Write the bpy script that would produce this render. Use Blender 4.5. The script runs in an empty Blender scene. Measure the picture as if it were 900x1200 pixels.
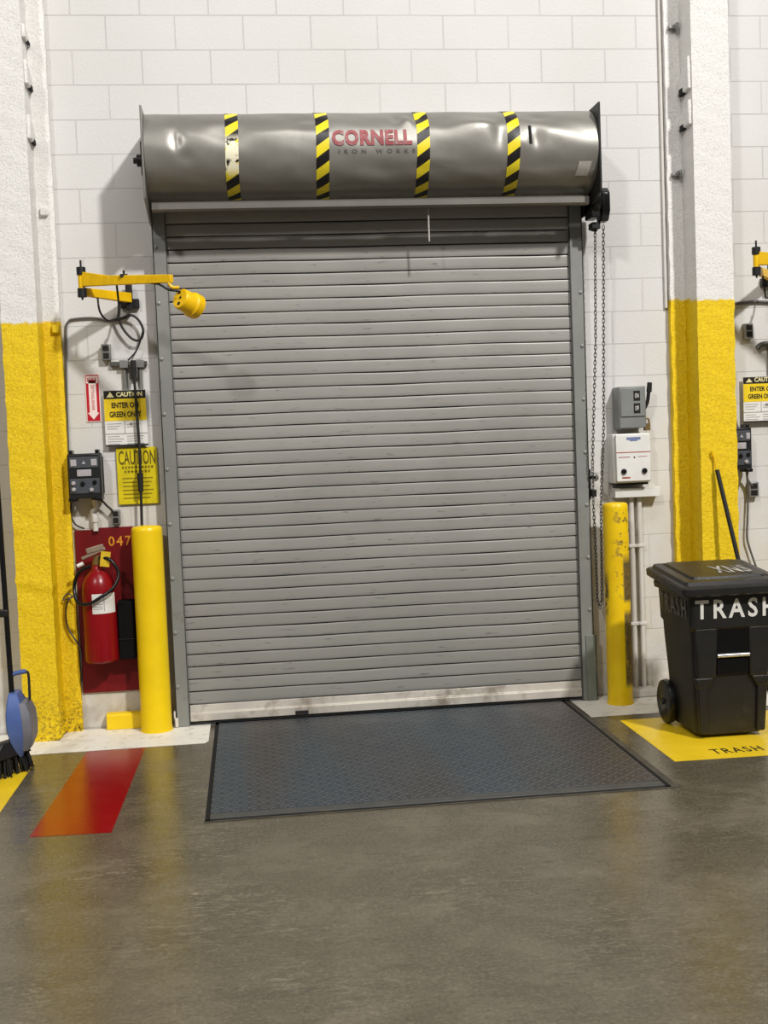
import bpy, bmesh, math, random
from mathutils import Vector, Matrix
random.seed(7)
sc = bpy.context.scene
COL = sc.collection
PI = math.pi
S = math.sin
# ------------------------------------------------------------------ materials
def lin(c):
    return tuple(((v/255)/12.92 if v/255 <= .04045 else ((v/255+.055)/1.055)**2.4) for v in c) + (1.0,)

class NT:
    """small helper round a node tree"""
    def __init__(s, name):
        s.m = bpy.data.materials.new(name); s.m.use_nodes = True
        s.t = s.m.node_tree; s.b = s.t.nodes['Principled BSDF']
        s._oc = None
    def n(s, typ, ins=None, **kw):
        nd = s.t.nodes.new(typ)
        for k, v in kw.items(): setattr(nd, k, v)
        for k, v in (ins or {}).items(): s.put(nd, k, v)
        return nd
    def put(s, nd, k, v):
        i = nd.inputs[k]
        if hasattr(v, 'is_output'): s.t.links.new(v, i)
        else: i.default_value = v
    def oc(s):
        if not s._oc: s._oc = s.n('ShaderNodeTexCoord').outputs['Object']
        return s._oc
    def geo(s): return s.n('ShaderNodeNewGeometry').outputs['Position']
    def sep(s, v):
        o = s.n('ShaderNodeSeparateXYZ', {0: v}).outputs; return o[0], o[1], o[2]
    def math(s, op, a, b=0.0, c=0.0):
        nd = s.n('ShaderNodeMath', operation=op); s.put(nd, 0, a); s.put(nd, 1, b)
        if op in ('MULTIPLY_ADD', 'SMOOTH_MIN', 'SMOOTH_MAX', 'COMPARE', 'WRAP'): s.put(nd, 2, c)
        return nd.outputs[0]
    def noise(s, scale, detail=4, rough=.55, vec=None, stretch=None, dist=0.0):
        v = vec if vec is not None else s.oc()
        if stretch: v = s.n('ShaderNodeMapping', {'Vector': v, 'Scale': stretch}).outputs[0]
        return s.n('ShaderNodeTexNoise', {'Vector': v, 'Scale': scale, 'Detail': detail, 'Roughness': rough, 'Distortion': dist}).outputs[0]
    def ramp(s, fac, lo, hi, a=0.0, b=1.0):
        nd = s.n('ShaderNodeMapRange', {'Value': fac, 'From Min': lo, 'From Max': hi, 'To Min': a, 'To Max': b}); nd.clamp = True
        return nd.outputs[0]
    def mix(s, f, a, b, mode='MIX'):
        nd = s.n('ShaderNodeMix', data_type='RGBA', blend_type=mode)
        s.put(nd, 0, f); s.put(nd, 6, a); s.put(nd, 7, b); return nd.outputs[2]
    def set(s, **kw):
        al = dict(color='Base Color', rough='Roughness', metal='Metallic', normal='Normal', spec='Specular IOR Level', coat='Coat Weight', coatr='Coat Roughness')
        for k, v in kw.items(): s.put(s.b, al.get(k, k), v)
        return s.m
    def bump(s, h, strength=.3, dist=.01, prev=None):
        nd = s.n('ShaderNodeBump', {'Height': h, 'Strength': strength, 'Distance': dist})
        if prev is not None: s.put(nd, 'Normal', prev)
        return nd.outputs[0]

def paint(name, rgb, rough=.5, metal=0.0, var=.12, scale=12, bump=0.0, bscale=80, spec=.4, dirt=None, dlo=.6, dhi=.75, dscale=6):
    t = NT(name); base = lin(rgb)
    dark = tuple(v*(1-var*2) for v in base[:3]) + (1,)
    col = t.mix(t.ramp(t.noise(scale, 5), .35, .65), base, dark)
    if dirt: col = t.mix(t.ramp(t.noise(dscale, 6, .7), dlo, dhi, 0, .8), col, lin(dirt))
    t.set(color=col, rough=rough, metal=metal, spec=spec)
    if bump: t.set(normal=t.bump(t.noise(bscale, 3), bump, .01))
    return t.m

def m_wall():
    t = NT('painted_block')
    x, y, z = t.sep(t.oc())
    v = t.n('ShaderNodeCombineXYZ', {0: t.math('ADD', x, .935-.002+40*.4064), 1: t.math('ADD', z, -.009+.0025), 2: 0.0}).outputs[0]
    def brick(mort, smooth):
        b = t.n('ShaderNodeTexBrick', {'Vector': v, 'Color1': (1, 1, 1, 1), 'Color2': (.0, .0, .0, 1), 'Mortar': (.5, .5, .5, 1), 'Scale': 1.0, 'Mortar Size': mort, 'Mortar Smooth': smooth,
                               'Brick Width': .4064, 'Row Height': .2032}, offset=.5, offset_frequency=2)
        return b
    b = brick(.0045, .3)
    fac = b.outputs['Fac']
    tint = t.mix(t.ramp(t.noise(.9, 4), .35, .7), lin((212, 211, 209)), lin((205, 203, 199)))
    tint = t.mix(t.math('MULTIPLY', b.outputs[0], .10), tint, lin((200, 198, 194)))
    # stains: cream in the lower half, grime near the floor
    low = t.math('MULTIPLY', t.ramp(z, 2.4, .6), t.ramp(t.noise(2.2, 6, .65), .4, .62))
    tint = t.mix(t.math('MULTIPLY', low, .7), tint, lin((204, 194, 170)))
    grime = t.math('MULTIPLY', t.ramp(z, .42, .0), t.ramp(t.noise(7, 6, .7), .38, .62))
    tint = t.mix(t.math('MULTIPLY', grime, .6), tint, lin((128, 118, 104)))
    jn = t.math('MULTIPLY', t.ramp(t.noise(1.7, 3), .3, .6, .3, 1.0), t.ramp(z, 1.2, 3.2, .45, 1.0))
    col = t.mix(t.math('MULTIPLY', t.math('MULTIPLY', fac, jn), .34), tint, lin((146, 143, 138)))
    t.set(color=col, rough=.62, spec=.3)
    n1 = t.bump(t.math('SUBTRACT', 1.0, fac), .55, .006)
    n2 = t.bump(t.noise(60, 6, .7), .35, .006, n1)
    t.set(normal=n2)
    return t.m

def m_floor():
    t = NT('sealed_concrete')
    big = t.noise(.55, 6, .6); mid = t.noise(2.6, 8, .68, dist=.4)
    col = t.mix(t.ramp(big, .35, .68), lin((94, 87, 70)), lin((70, 64, 51)))
    x, y, z = t.sep(t.oc())
    col = t.mix(t.ramp(mid, .46, .72, 0, .6), col, lin((124, 116, 99)))
    # long faint drag streaks
    st = t.noise(1.0, 6, .6, stretch=(.7, 7.5, 1))
    col = t.mix(t.ramp(st, .54, .72, 0, .5), col, lin((72, 65, 55)))
    # darker colour close to the wall
    near = t.ramp(y, -2.2, -.7)
    col = t.mix(t.math('MULTIPLY', near, .55), col, lin((78, 70, 56)))
    # scuffs: scratchy pale grain in patches, dark grit elsewhere
    sc1 = t.noise(15, 10, .85, stretch=(.8, 2.2, 1), dist=1.2)
    patch = t.ramp(t.noise(1.1, 4, .6), .47, .62)
    left = t.ramp(x, .4, -1.4, .35, 1.0)
    col = t.mix(t.math('MULTIPLY', t.math('MULTIPLY', t.ramp(sc1, .50, .62, 0, .85), patch), left), col, lin((158, 149, 128)))
    col = t.mix(t.math('MULTIPLY', t.ramp(sc1, .46, .34, 0, .7), t.ramp(patch, .9, .1)), col, lin((58, 52, 42)))
    fine = t.noise(70, 5, .8)
    col = t.mix(t.ramp(fine, .52, .68, 0, .55), col, lin((140, 131, 110)))
    col = t.mix(t.ramp(fine, .47, .30, 0, .6), col, lin((54, 48, 38)))
    big2 = t.noise(4.5, 8, .75, stretch=(.6, 1.6, 1), dist=.6)
    col = t.mix(t.ramp(big2, .55, .72, 0, .5), col, lin((62, 56, 46)))
    r = t.ramp(mid, .3, .75, .13, .36)
    t.set(color=col, rough=t.math('MAXIMUM', r, t.ramp(sc1, .5, .7, .18, .5)), spec=.5)
    t.set(normal=t.bump(t.noise(45, 6, .65), .10, .006, t.bump(t.noise(3, 3), .12, .02)))
    return t.m

def m_floor_paint(name, rgb, worn=(96, 88, 72), amt=.5, lo=.58, hi=.72, rough=(.16, .34)):
    t = NT(name)
    w = t.noise(14, 9, .75)
    col = t.mix(t.ramp(t.noise(3, 5), .35, .7, 0, .35), lin(rgb), tuple(v*.72 for v in lin(rgb)[:3]) + (1,))
    col = t.mix(t.ramp(w, lo, hi, 0, amt), col, lin(worn))
    t.set(color=col, rough=t.ramp(t.noise(5, 5), .3, .7, rough[0], rough[1]), spec=.5)
    t.set(normal=t.bump(t.noise(45, 6, .65), .10, .006))
    return t.m

def m_column(name, zsplit):
    t = NT(name)
    x, y, z = t.sep(t.geo())
    zz = t.math('ADD', z, t.math('MULTIPLY', t.math('SUBTRACT', t.noise(22, 3), .5), .05))
    zz = t.math('ADD', zz, t.math('MULTIPLY', y, -.12))
    up = t.ramp(zz, zsplit, zsplit+.012)
    spk = t.noise(95, 5, .8)
    white = t.mix(t.ramp(spk, .54, .66, 0, .7), lin((236, 234, 230)), lin((168, 164, 158)))
    yel = t.mix(t.ramp(t.noise(55, 6, .7), .42, .68), lin((246, 212, 16)), lin((222, 180, 8)))
    gr = t.math('MULTIPLY', t.ramp(z, .42, .05), t.ramp(t.noise(40, 6, .75), .48, .6))
    yel = t.mix(t.math('MULTIPLY', gr, .75), yel, lin((92, 70, 22)))
    t.set(color=t.mix(up, yel, white), rough=t.math('ADD', .45, t.math('MULTIPLY', up, .4)), spec=.35)
    h = t.math('ADD', t.noise(75, 5, .75), t.math('MULTIPLY', t.noise(24, 4), .5))
    t.set(normal=t.bump(h, .6, .014))
    return t.m

def m_curtain():
    t = NT('grey_slat_paint')
    x, y, z = t.sep(t.oc())
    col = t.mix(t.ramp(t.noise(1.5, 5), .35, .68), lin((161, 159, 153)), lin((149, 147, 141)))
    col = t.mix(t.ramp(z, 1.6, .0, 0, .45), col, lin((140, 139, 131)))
    # per slat shade differences
    ztop = t.math('FLOOR', t.math('DIVIDE', t.math('ADD', z, -.13), .0762))
    wn = t.n('ShaderNodeTexWhiteNoise', {'W': ztop}, noise_dimensions='1D').outputs[0]
    col = t.mix(t.math('MULTIPLY', wn, .22), col, lin((128, 125, 119)))
    # rubbed dark scuffs in horizontal dashes, in a few rows
    d = t.noise(1.0, 5, .7, stretch=(7, 1, 55))
    col = t.mix(t.ramp(d, .60, .70, 0, .7), col, lin((66, 64, 61)))
    d2 = t.noise(1.0, 6, .7, stretch=(5, 1, 80))
    col = t.mix(t.ramp(d2, .6, .75, 0, .35), col, lin((178, 172, 160)))
    # groove shade painted into the colour at the interlocking joints
    fr = t.math('FRACT', t.math('DIVIDE', t.math('ADD', z, -.13), .0762))
    j = t.math('MAXIMUM', t.ramp(fr, .10, .05), t.ramp(fr, .955, .985))
    col = t.mix(t.math('MULTIPLY', j, .8), col, lin((44, 42, 40)))
    t.set(color=col, rough=.42, metal=.15, spec=.45)
    t.set(normal=t.bump(t.noise(3, 4, stretch=(1, 1, 3)), .06, .02))
    return t.m

def m_hood():
    t = NT('hood_sheet_metal')
    col = t.mix(t.ramp(t.noise(2.2, 6, .6), .35, .7), lin((142, 140, 133)), lin((126, 123, 116)))
    col = t.mix(t.ramp(t.noise(9, 7, .75), .62, .74, 0, .4), col, lin((178, 174, 166)))
    t.set(color=col, rough=t.ramp(t.noise(4, 5), .3, .7, .34, .46), metal=.4, spec=.5)
    t.set(normal=t.bump(t.noise(5, 4, .5), .14, .02))
    return t.m

def m_tape(torn):
    t = NT('hazard_tape_torn' if torn else 'hazard_tape')
    uv = t.n('ShaderNodeTexCoord').outputs['UV']
    u, v, _ = t.sep(uv)
    # u across in metres, v along in metres
    f = t.math('FRACT', t.math('DIVIDE', t.math('ADD', v, t.math('MULTIPLY', u, .72)), .130))
    k = t.ramp(f, .485, .515)
    col = t.mix(k, lin((228, 208, 38)), lin((24, 22, 22)))
    wear = t.ramp(t.noise(38, 6, .8), .6, .68)
    col = t.mix(t.math('MULTIPLY', wear, .55), col, lin((120, 114, 100)))
    if torn:
        band = t.math('MULTIPLY', t.ramp(v, .30, .36), t.ramp(v, .56, .50))
        n = t.ramp(t.noise(26, 4, .6), .40, .48)
        col = t.mix(t.math('MULTIPLY', band, n), col, lin((240, 234, 205)))
    t.set(color=col, rough=.38, spec=.4)
    return t.m

def m_plate():
    t = NT('tread_plate_steel')
    x, y, z = t.sep(t.oc())
    # raised lozenges, alternating direction
    def loz(a, ox, oy):
        c, s_ = math.cos(a), math.sin(a)
        u = t.math('ADD', t.math('MULTIPLY', t.math('ADD', x, ox), c), t.math('MULTIPLY', t.math('ADD', y, oy), s_))
        v = t.math('SUBTRACT', t.math('MULTIPLY', t.math('ADD', y, oy), c), t.math('MULTIPLY', t.math('ADD', x, ox), s_))
        pu, pv = .062, .031
        fu = t.math('ABSOLUTE', t.math('SUBTRACT', t.math('FRACT', t.math('DIVIDE', u, pu)), .5))
        fv = t.math('ABSOLUTE', t.math('SUBTRACT', t.math('FRACT', t.math('DIVIDE', v, pv)), .5))
        d = t.math('ADD', t.math('MULTIPLY', fu, 2.4), t.math('MULTIPLY', fv, 4.2))
        return t.ramp(d, 1.0, .7)
    h = t.math('MAXIMUM', loz(PI/4, 0, 0), loz(-PI/4, .022, .0))
    # broad longitudinal bands left by traffic
    band = t.noise(1.0, 1, .4, stretch=(1.5, .07, .1))
    col = t.mix(t.ramp(band, .46, .56), lin((56, 67, 76)), lin((64, 59, 56)))
    col = t.mix(t.ramp(t.noise(16, 7, .75), .5, .75, 0, .5), col, lin((40, 42, 44)))
    col = t.mix(t.math('MULTIPLY', h, .5), col, lin((112, 113, 112)))
    col = t.mix(t.ramp(t.noise(60, 3, .6), .66, .74, 0, .4), col, lin((150, 148, 142)))
    t.set(color=col, rough=t.ramp(t.noise(6, 5), .3, .7, .36, .52), metal=.25, spec=.45)
    t.set(normal=t.bump(h, .5, .004))
    return t.m

def m_bollard_chipped():
    t = NT('chipped_yellow_paint')
    x, y, z = t.sep(t.oc())
    yel = t.mix(t.ramp(t.noise(6, 5), .35, .7), lin((238, 202, 14)), lin((222, 180, 8)))
    # rough scrape down the side that faces the bin: x>.02 front right
    side = t.math('MULTIPLY', t.ramp(x, .010, .022), t.ramp(y, .06, .03))
    rag = t.noise(22, 7, .75, stretch=(1, 1, .35))
    zone = t.math('ADD', t.math('MULTIPLY', t.ramp(z, .10, .14), t.ramp(z, .60, .56)), t.math('MULTIPLY', t.ramp(z, .63, .66), t.ramp(z, .95, .88)))
    scr = t.math('MULTIPLY', t.math('MULTIPLY', side, zone), t.ramp(rag, .34, .43))
    spots = t.math('MULTIPLY', t.math('MULTIPLY', t.ramp(t.noise(19, 6, .7), .555, .58), t.ramp(z, .6, .8)), t.ramp(x, -.06, .02))
    lft = t.math('MULTIPLY', t.math('MULTIPLY', t.ramp(x, -.062, -.072), t.math('MULTIPLY', t.ramp(z, .55, .6), t.ramp(z, .85, .75))), t.ramp(rag, .45, .52))
    msk = t.math('MAXIMUM', t.math('MAXIMUM', scr, spots), lft)
    rust = t.mix(t.ramp(t.noise(60, 5, .7), .4, .62), lin((44, 44, 32)), lin((112, 88, 40)))
    t.set(color=t.mix(t.math('MULTIPLY', msk, .95), yel, rust), rough=t.math('ADD', .34, t.math('MULTIPLY', msk, .35)), spec=.45)
    t.set(normal=t.bump(msk, -.4, .004))
    return t.m

M = {}
M['wall'] = m_wall(); M['floor'] = m_floor()
M['col_l'] = m_column('sprayed_column_coat_left', 2.475); M['col_r'] = m_column('sprayed_column_coat_right', 2.505)
M['curtain'] = m_curtain(); M['hood'] = m_hood(); M['tape'] = m_tape(False); M['tape_torn'] = m_tape(True)
M['plate'] = m_plate(); M['chip'] = m_bollard_chipped()
M['fp_white'] = m_floor_paint('white_floor_paint', (236, 233, 224), (140, 130, 112), .75, .54, .68, (.35, .55))
M['fp_red'] = m_floor_paint('red_floor_paint', (140, 12, 15), (84, 36, 28), .35, .6, .75, (.10, .22))
M['fp_yel'] = m_floor_paint('yellow_floor_paint', (236, 200, 34), (150, 120, 40), .45, .58, .75, (.22, .42))
M['stencil'] = paint('stencil_black', (52, 44, 22), .5)
M['guide'] = paint('guide_paint', (140, 141, 136), .45, .2, .06, 5, dirt=(112, 108, 98))
M['guard'] = paint('guard_paint', (132, 138, 128), .5, .2, .1, 9, dirt=(186, 178, 120), dlo=.58, dhi=.7)
M['rail'] = paint('rail_steel', (128, 125, 119), .35, .5, .06, 4)
M['bottom'] = paint('bottom_bar_steel', (205, 198, 186), .45, .15, .1, 6, dirt=(120, 108, 92), dlo=.5, dhi=.68, dscale=5)
M['rubber'] = paint('black_rubber', (26, 25, 25), .7)
M['dark_steel'] = paint('dark_steel', (44, 43, 42), .5, .3, .1)
M['frame_steel'] = paint('leveler_frame_steel', (82, 77, 67), .5, .1, .2, 10, dirt=(98, 90, 74))
M['edge_steel'] = paint('edge_plate_steel', (86, 86, 84), .5, .3, .12, 9, dirt=(118, 110, 92))
M['gap'] = paint('gap_black', (12, 12, 12), .9)
M['black'] = paint('black_plastic', (30, 30, 31), .42, 0, .1, 20)
M['black_soft'] = paint('black_gloss', (17, 17, 18), .3)
M['bin'] = paint('bin_black_plastic', (31, 30, 29), .46, 0, .12, 8, bump=.15, bscale=140, dirt=(66, 60, 52), dlo=.6, dhi=.8, dscale=3)
M['lid'] = paint('bin_lid_plastic', (36, 35, 34), .36, 0, .12, 9, bump=.1, bscale=120)
M['silver'] = paint('bright_steel', (206, 206, 204), .25, .8, .05)
M['yellow'] = paint('yellow_paint', (238, 202, 16), .33, 0, .05, 6, bump=.05, bscale=30)
M['lamp_yellow'] = paint('safety_yellow', (246, 196, 8), .4, 0, .08, 18)
M['red'] = paint('red_board_paint', (116, 12, 18), .42, 0, .14, 5)
M['ext_red'] = paint('extinguisher_red', (136, 10, 20), .28, 0, .06, 5)
M['deep_black'] = paint('matte_black', (9, 9, 9), .8, spec=.15)
M['digits'] = paint('digit_yellow', (226, 150, 40), .5, 0, .2, 30)
M['white'] = paint('white_print', (226, 224, 218), .5, 0, .04)
M['box_white'] = paint('white_enamel', (228, 227, 222), .4, 0, .04, 9)
M['off_white'] = paint('off_white_paint', (214, 210, 203), .5, 0, .05, 9)
M['faded_white'] = paint('faded_white_print', (186, 183, 176), .6, 0, .35, 14)
M['side_white'] = paint('ghost_white_print', (118, 116, 112), .6, 0, .3, 16)
M['sign_red'] = paint('sign_red', (186, 26, 44), .4, 0, .05)
M['pink'] = paint('sign_white', (240, 222, 216), .4, 0, .03)
M['sign_yel'] = paint('sign_yellow', (238, 206, 34), .42, 0, .06, 14)
M['sign_yel2'] = paint('sign_yellow_faded', (220, 200, 16), .45, 0, .1, 10)
M['sign_blk'] = paint('sign_black', (30, 27, 22), .45)
M['olive'] = paint('sign_olive_print', (104, 88, 10), .5)
M['olive_faint'] = paint('sign_faint_print', (150, 130, 12), .5)
M['cream'] = paint('sign_cream', (238, 228, 170), .45)
M['pale_grey'] = paint('sign_grey_print', (160, 156, 152), .5)
M['elec_grey'] = paint('enclosure_grey', (134, 136, 134), .42, .1, .06, 9)
M['conduit'] = paint('conduit_steel', (146, 146, 142), .38, .5, .08, 12)
M['conduit_dark'] = paint('dark_conduit', (92, 90, 86), .5, .4, .1, 12)
M['cord'] = paint('black_cord', (34, 33, 32), .55)
M['grey_cord'] = paint('grey_cord', (96, 94, 90), .5)
M['ox_red'] = paint('faded_red_logo', (150, 66, 70), .5, .1, .12, 30, dirt=(140, 126, 122), dlo=.5, dhi=.66, dscale=26)
M['logo_dot'] = paint('logo_small_print', (96, 90, 86), .5, .1, .1)
M['slot'] = paint('slot_black', (16, 15, 15), .8)
M['sticker'] = paint('grey_sticker', (176, 172, 164), .5, 0, .1, 40)
M['blue'] = paint('blue_plastic', (74, 98, 158), .4, 0, .08, 8)
M['blue_grey'] = paint('scoop_grey_blue', (112, 114, 124), .5, 0, .1, 10)  # greyer blue for the inner face of the scoop
M['bristle'] = paint('bristle_black', (28, 27, 26), .8, 0, .25, 60, bump=.8, bscale=160)
M['brass'] = paint('dull_brass', (150, 126, 78), .4, .6, .1)
M['tag_yel'] = paint('tag_yellow', (222, 186, 40), .5)
M['cap_grey'] = paint('handle_grey', (158, 140, 122), .45, .3, .1)
M['lens_grey'] = paint('lamp_label_grey', (176, 172, 176), .4, 0, .08, 30)
M['slate'] = paint('panel_slate', (74, 78, 84), .45, 0, .1, 20)
M['blue_print'] = paint('blue_print', (120, 136, 176), .5)
M['red_line'] = paint('red_print', (176, 84, 70), .5)

# ------------------------------------------------------------------ mesh helper
class MB:
    def __init__(s): s.bm = bmesh.new()
    def _add(s, vs, fs):
        vv = [s.bm.verts.new(v) for v in vs]
        for f in fs:
            try: s.bm.faces.new([vv[i] for i in f])
            except ValueError: pass
        return vv
    def box(s, x0, x1, y0, y1, z0, z1, mat=None):
        vs = [Vector((x, y, z)) for z in (z0, z1) for y in (y0, y1) for x in (x0, x1)]
        if mat is not None: vs = [mat @ v for v in vs]
        s._add(vs, [(0, 2, 3, 1), (4, 5, 7, 6), (0, 1, 5, 4), (2, 6, 7, 3), (0, 4, 6, 2), (1, 3, 7, 5)]); return s
    def hexa(s, lo, hi):      # two quads (4 pts each, same winding)
        s._add([Vector(v) for v in lo+hi], [(3, 2, 1, 0), (4, 5, 6, 7), (0, 1, 5, 4), (1, 2, 6, 5), (2, 3, 7, 6), (3, 0, 4, 7)]); return s
    def prism(s, pts, axis, a, b):   # pts 2D polygon extruded along axis
        def P(p, t):
            return Vector((t, p[0], p[1])) if axis == 'x' else Vector((p[0], t, p[1])) if axis == 'y' else Vector((p[0], p[1], t))
        n = len(pts); vs = [P(p, a) for p in pts]+[P(p, b) for p in pts]
        s._add(vs, [tuple(range(n-1, -1, -1)), tuple(range(n, 2*n))]+[(i, (i+1) % n, n+(i+1) % n, n+i) for i in range(n)]); return s
    def rings(s, rs, caps=True, closed=False):   # list of rings of equal length
        n = len(rs[0]); vs = [v for r in rs for v in r]; fs = []
        m = len(rs)
        for k in range(m if closed else m-1):
            k2 = (k+1) % m
            for i in range(n): fs.append((k*n+i, k*n+(i+1) % n, k2*n+(i+1) % n, k2*n+i))
        if caps and not closed: fs += [tuple(range(n-1, -1, -1)), tuple(range((m-1)*n, m*n))]
        s._add(vs, fs); return s
    def cone(s, p0, p1, r0, r1, n=20):
        p0, p1 = Vector(p0), Vector(p1); q = (p1-p0).to_track_quat('Z', 'Y').to_matrix()
        ring = lambda p, r: [p+q @ Vector((r*math.cos(2*PI*i/n), r*S(2*PI*i/n), 0)) for i in range(n)]
        s.rings([ring(p0, r0), ring(p1, r1)]); return s
    def lathe(s, prof, base, direction=(0, 0, 1), n=28):   # prof: (r,h)
        base = Vector(base); q = Vector(direction).to_track_quat('Z', 'Y').to_matrix()
        s.rings([[base+q @ Vector((max(r, .0004)*math.cos(2*PI*i/n), max(r, .0004)*S(2*PI*i/n), h)) for i in range(n)] for r, h in prof]); return s
    def tube(s, pts, r, n=8, smooth=True, closed=False):
        P = [Vector(p) for p in pts]
        if smooth and len(P) > 2:
            Q = []
            m = len(P)
            for i in range(m-1):
                a = P[i-1] if i else P[0]*2-P[1]; b, c = P[i], P[i+1]; d = P[i+2] if i+2 < m else P[-1]*2-P[-2]
                for k in range(6):
                    t = k/6; Q.append(.5*((2*b)+(c-a)*t+(2*a-5*b+4*c-d)*t*t+(3*b-a-3*c+d)*t**3))
            Q.append(P[-1]); P = Q
        rs = []; up = None
        for i, p in enumerate(P):
            if closed: d = (P[(i+1) % len(P)]-P[i-1]).normalized()
            else: d = (P[min(i+1, len(P)-1)]-P[max(i-1, 0)]).normalized()
            if up is None: up = d.orthogonal().normalized()
            up = (up-d*up.dot(d)).normalized(); w = d.cross(up)
            rs.append([p+(up*math.cos(2*PI*k/n)+w*S(2*PI*k/n))*r for k in range(n)])
        s.rings(rs, closed=closed); return s
    def mesh(s, name, mat, angle=38, origin=None):
        bmesh.ops.recalc_face_normals(s.bm, faces=s.bm.faces)
        if origin is not None:
            for v in s.bm.verts: v.co -= origin
        me = bpy.data.meshes.new(name); s.bm.to_mesh(me); s.bm.free()
        me.materials.append(mat); me.shade_smooth(); me.set_sharp_from_angle(angle=math.radians(angle))
        return me
    def build(s, name, mat, parent=None, bevel=0.0, seg=2, angle=38, origin=None):
        if parent is not None: org = WORLD[parent.name]
        elif origin is not None: org = Vector(origin)
        else:
            c = [v.co for v in s.bm.verts]
            org = Vector(((min(v.x for v in c)+max(v.x for v in c))/2, (min(v.y for v in c)+max(v.y for v in c))/2, min(v.z for v in c)))
        o = bpy.data.objects.new(name, s.mesh(name, mat, angle, org)); COL.objects.link(o)
        if parent is not None: o.parent = parent
        else: o.location = org
        WORLD[o.name] = org
        if bevel:
            b = o.modifiers.new('bevel', 'BEVEL'); b.width = bevel; b.segments = seg; b.limit_method = 'ANGLE'; b.angle_limit = math.radians(40)
            b.harden_normals = False
        return o
WORLD = {}
def tag(o, label=None, cat=None, group=None, kind=None):
    for k, v in (('label', label), ('category', cat), ('group', group), ('kind', kind)):
        if v: o[k] = v
    return o
def thing(name, loc, label, cat, group=None, kind=None):
    o = bpy.data.objects.new(name, None); COL.objects.link(o); o.location = loc; o.empty_display_size = .1
    WORLD[o.name] = Vector(loc); return tag(o, label, cat, group, kind)
def structure(o, label=None, cat=None): return tag(o, label, cat, None, 'structure')
def copy_tree(o, parent=None):
    c = o.copy(); COL.objects.link(c)
    if parent is not None: c.parent = parent
    for ch in list(o.children): copy_tree(ch, c)
    return c

def glyphs(text, bold=.0, spacing=1.0):
    cu = bpy.data.curves.new('glyphs', 'FONT'); cu.body = text; cu.size = 1; cu.offset = bold; cu.space_character = spacing; cu.resolution_u = 3
    ob = bpy.data.objects.new('glyphs', cu); COL.objects.link(ob)
    bpy.context.view_layer.update()
    me = bpy.data.meshes.new_from_object(ob.evaluated_get(bpy.context.evaluated_depsgraph_get()))
    bpy.data.objects.remove(ob); bpy.data.curves.remove(cu)
    return me
def lettering(mb, text, fn, w, h, bold=.02, spacing=1.0, cuts=0):
    """lay text so its bounding box is w x h; fn(u,v) -> world point"""
    me = glyphs(text, bold, spacing); b = bmesh.new(); b.from_mesh(me); bpy.data.meshes.remove(me)
    xs = [v.co.x for v in b.verts]; ys = [v.co.y for v in b.verts]
    x0, x1, y0, y1 = min(xs), max(xs), min(ys), max(ys)
    for v in b.verts: v.co = Vector(((v.co.x-x0)/(x1-x0)*w, (v.co.y-y0)/(y1-y0)*h, 0))
    for k in range(1, cuts+1):
        bmesh.ops.bisect_plane(b, geom=b.verts[:]+b.edges[:]+b.faces[:], plane_co=(0, h*k/(cuts+1), 0), plane_no=(0, 1, 0))
    b.verts.ensure_lookup_table(); b.verts.index_update()
    vs = [Vector(fn(v.co.x, v.co.y)) for v in b.verts]
    mb._add(vs, [tuple(v.index for v in f.verts) for f in b.faces]); b.free()
    return mb
def on_wall(x, z, y): return lambda u, v: (x+u, y, z+v)

# ------------------------------------------------------------------ shell
b = MB()
b.box(-8, -1.235, 0, .3, 0, 5.4); b.box(1.205, 8, 0, .3, 0, 5.4); b.box(-1.235, 1.205, 0, .3, 3.06, 5.4)
structure(b.build('wall_back', M['wall'], origin=(0, 0, 0)))
structure(MB().box(-8, 8, -13, .3, -.2, 0).build('floor', M['floor'], origin=(0, 0, 0)))
def decal(name, pts, mat, z=.0015, label=None):
    b = MB(); b.prism(pts, 'z', .0002, z)
    return tag(b.build(name, mat, origin=(0, 0, 0)), label, 'floor paint', None, 'structure')
decal('floor_marking', [(-8, -.012), (-8, -.555), (-1.14, -.545), (-1.085-.035, -.50), (-1.12, -.012)], M['fp_white'], label='white painted strip along the wall foot under the extinguisher')
decal('floor_marking', [(1.12, -.012), (1.12, -.545), (8, -.56), (8, -.012)], M['fp_white'], label='white painted strip along the wall foot behind the trash bin')
decal('floor_marking', [(-1.80, -.56), (-1.86, -2.03), (-1.50, -2.05), (-1.475, -.56)], M['fp_red'], label='glossy red painted keep-clear bar on the floor before the extinguisher')
decal('floor_marking', [(1.275, -.665), (1.27, -1.58), (2.6, -1.61), (2.6, -.67)], M['fp_yel'], label='yellow painted rectangle on the floor under the trash bin')
decal('floor_marking', [(-2.06, -.73), (-2.07, -1.8), (-3.2, -1.8), (-3.2, -.73)], M['fp_yel'], label='yellow painted rectangle on the floor under the broom')
b = MB(); lettering(b, 'TRASH', lambda u, v: (1.515+u, -1.505+v+.02*u, .0022), .275, .095, .015, 1.25)
tag(b.build('floor_marking', M['stencil'], origin=(0, 0, 0)), 'small black stencilled word TRASH on the yellow floor rectangle', 'floor lettering', None, 'structure')

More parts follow.
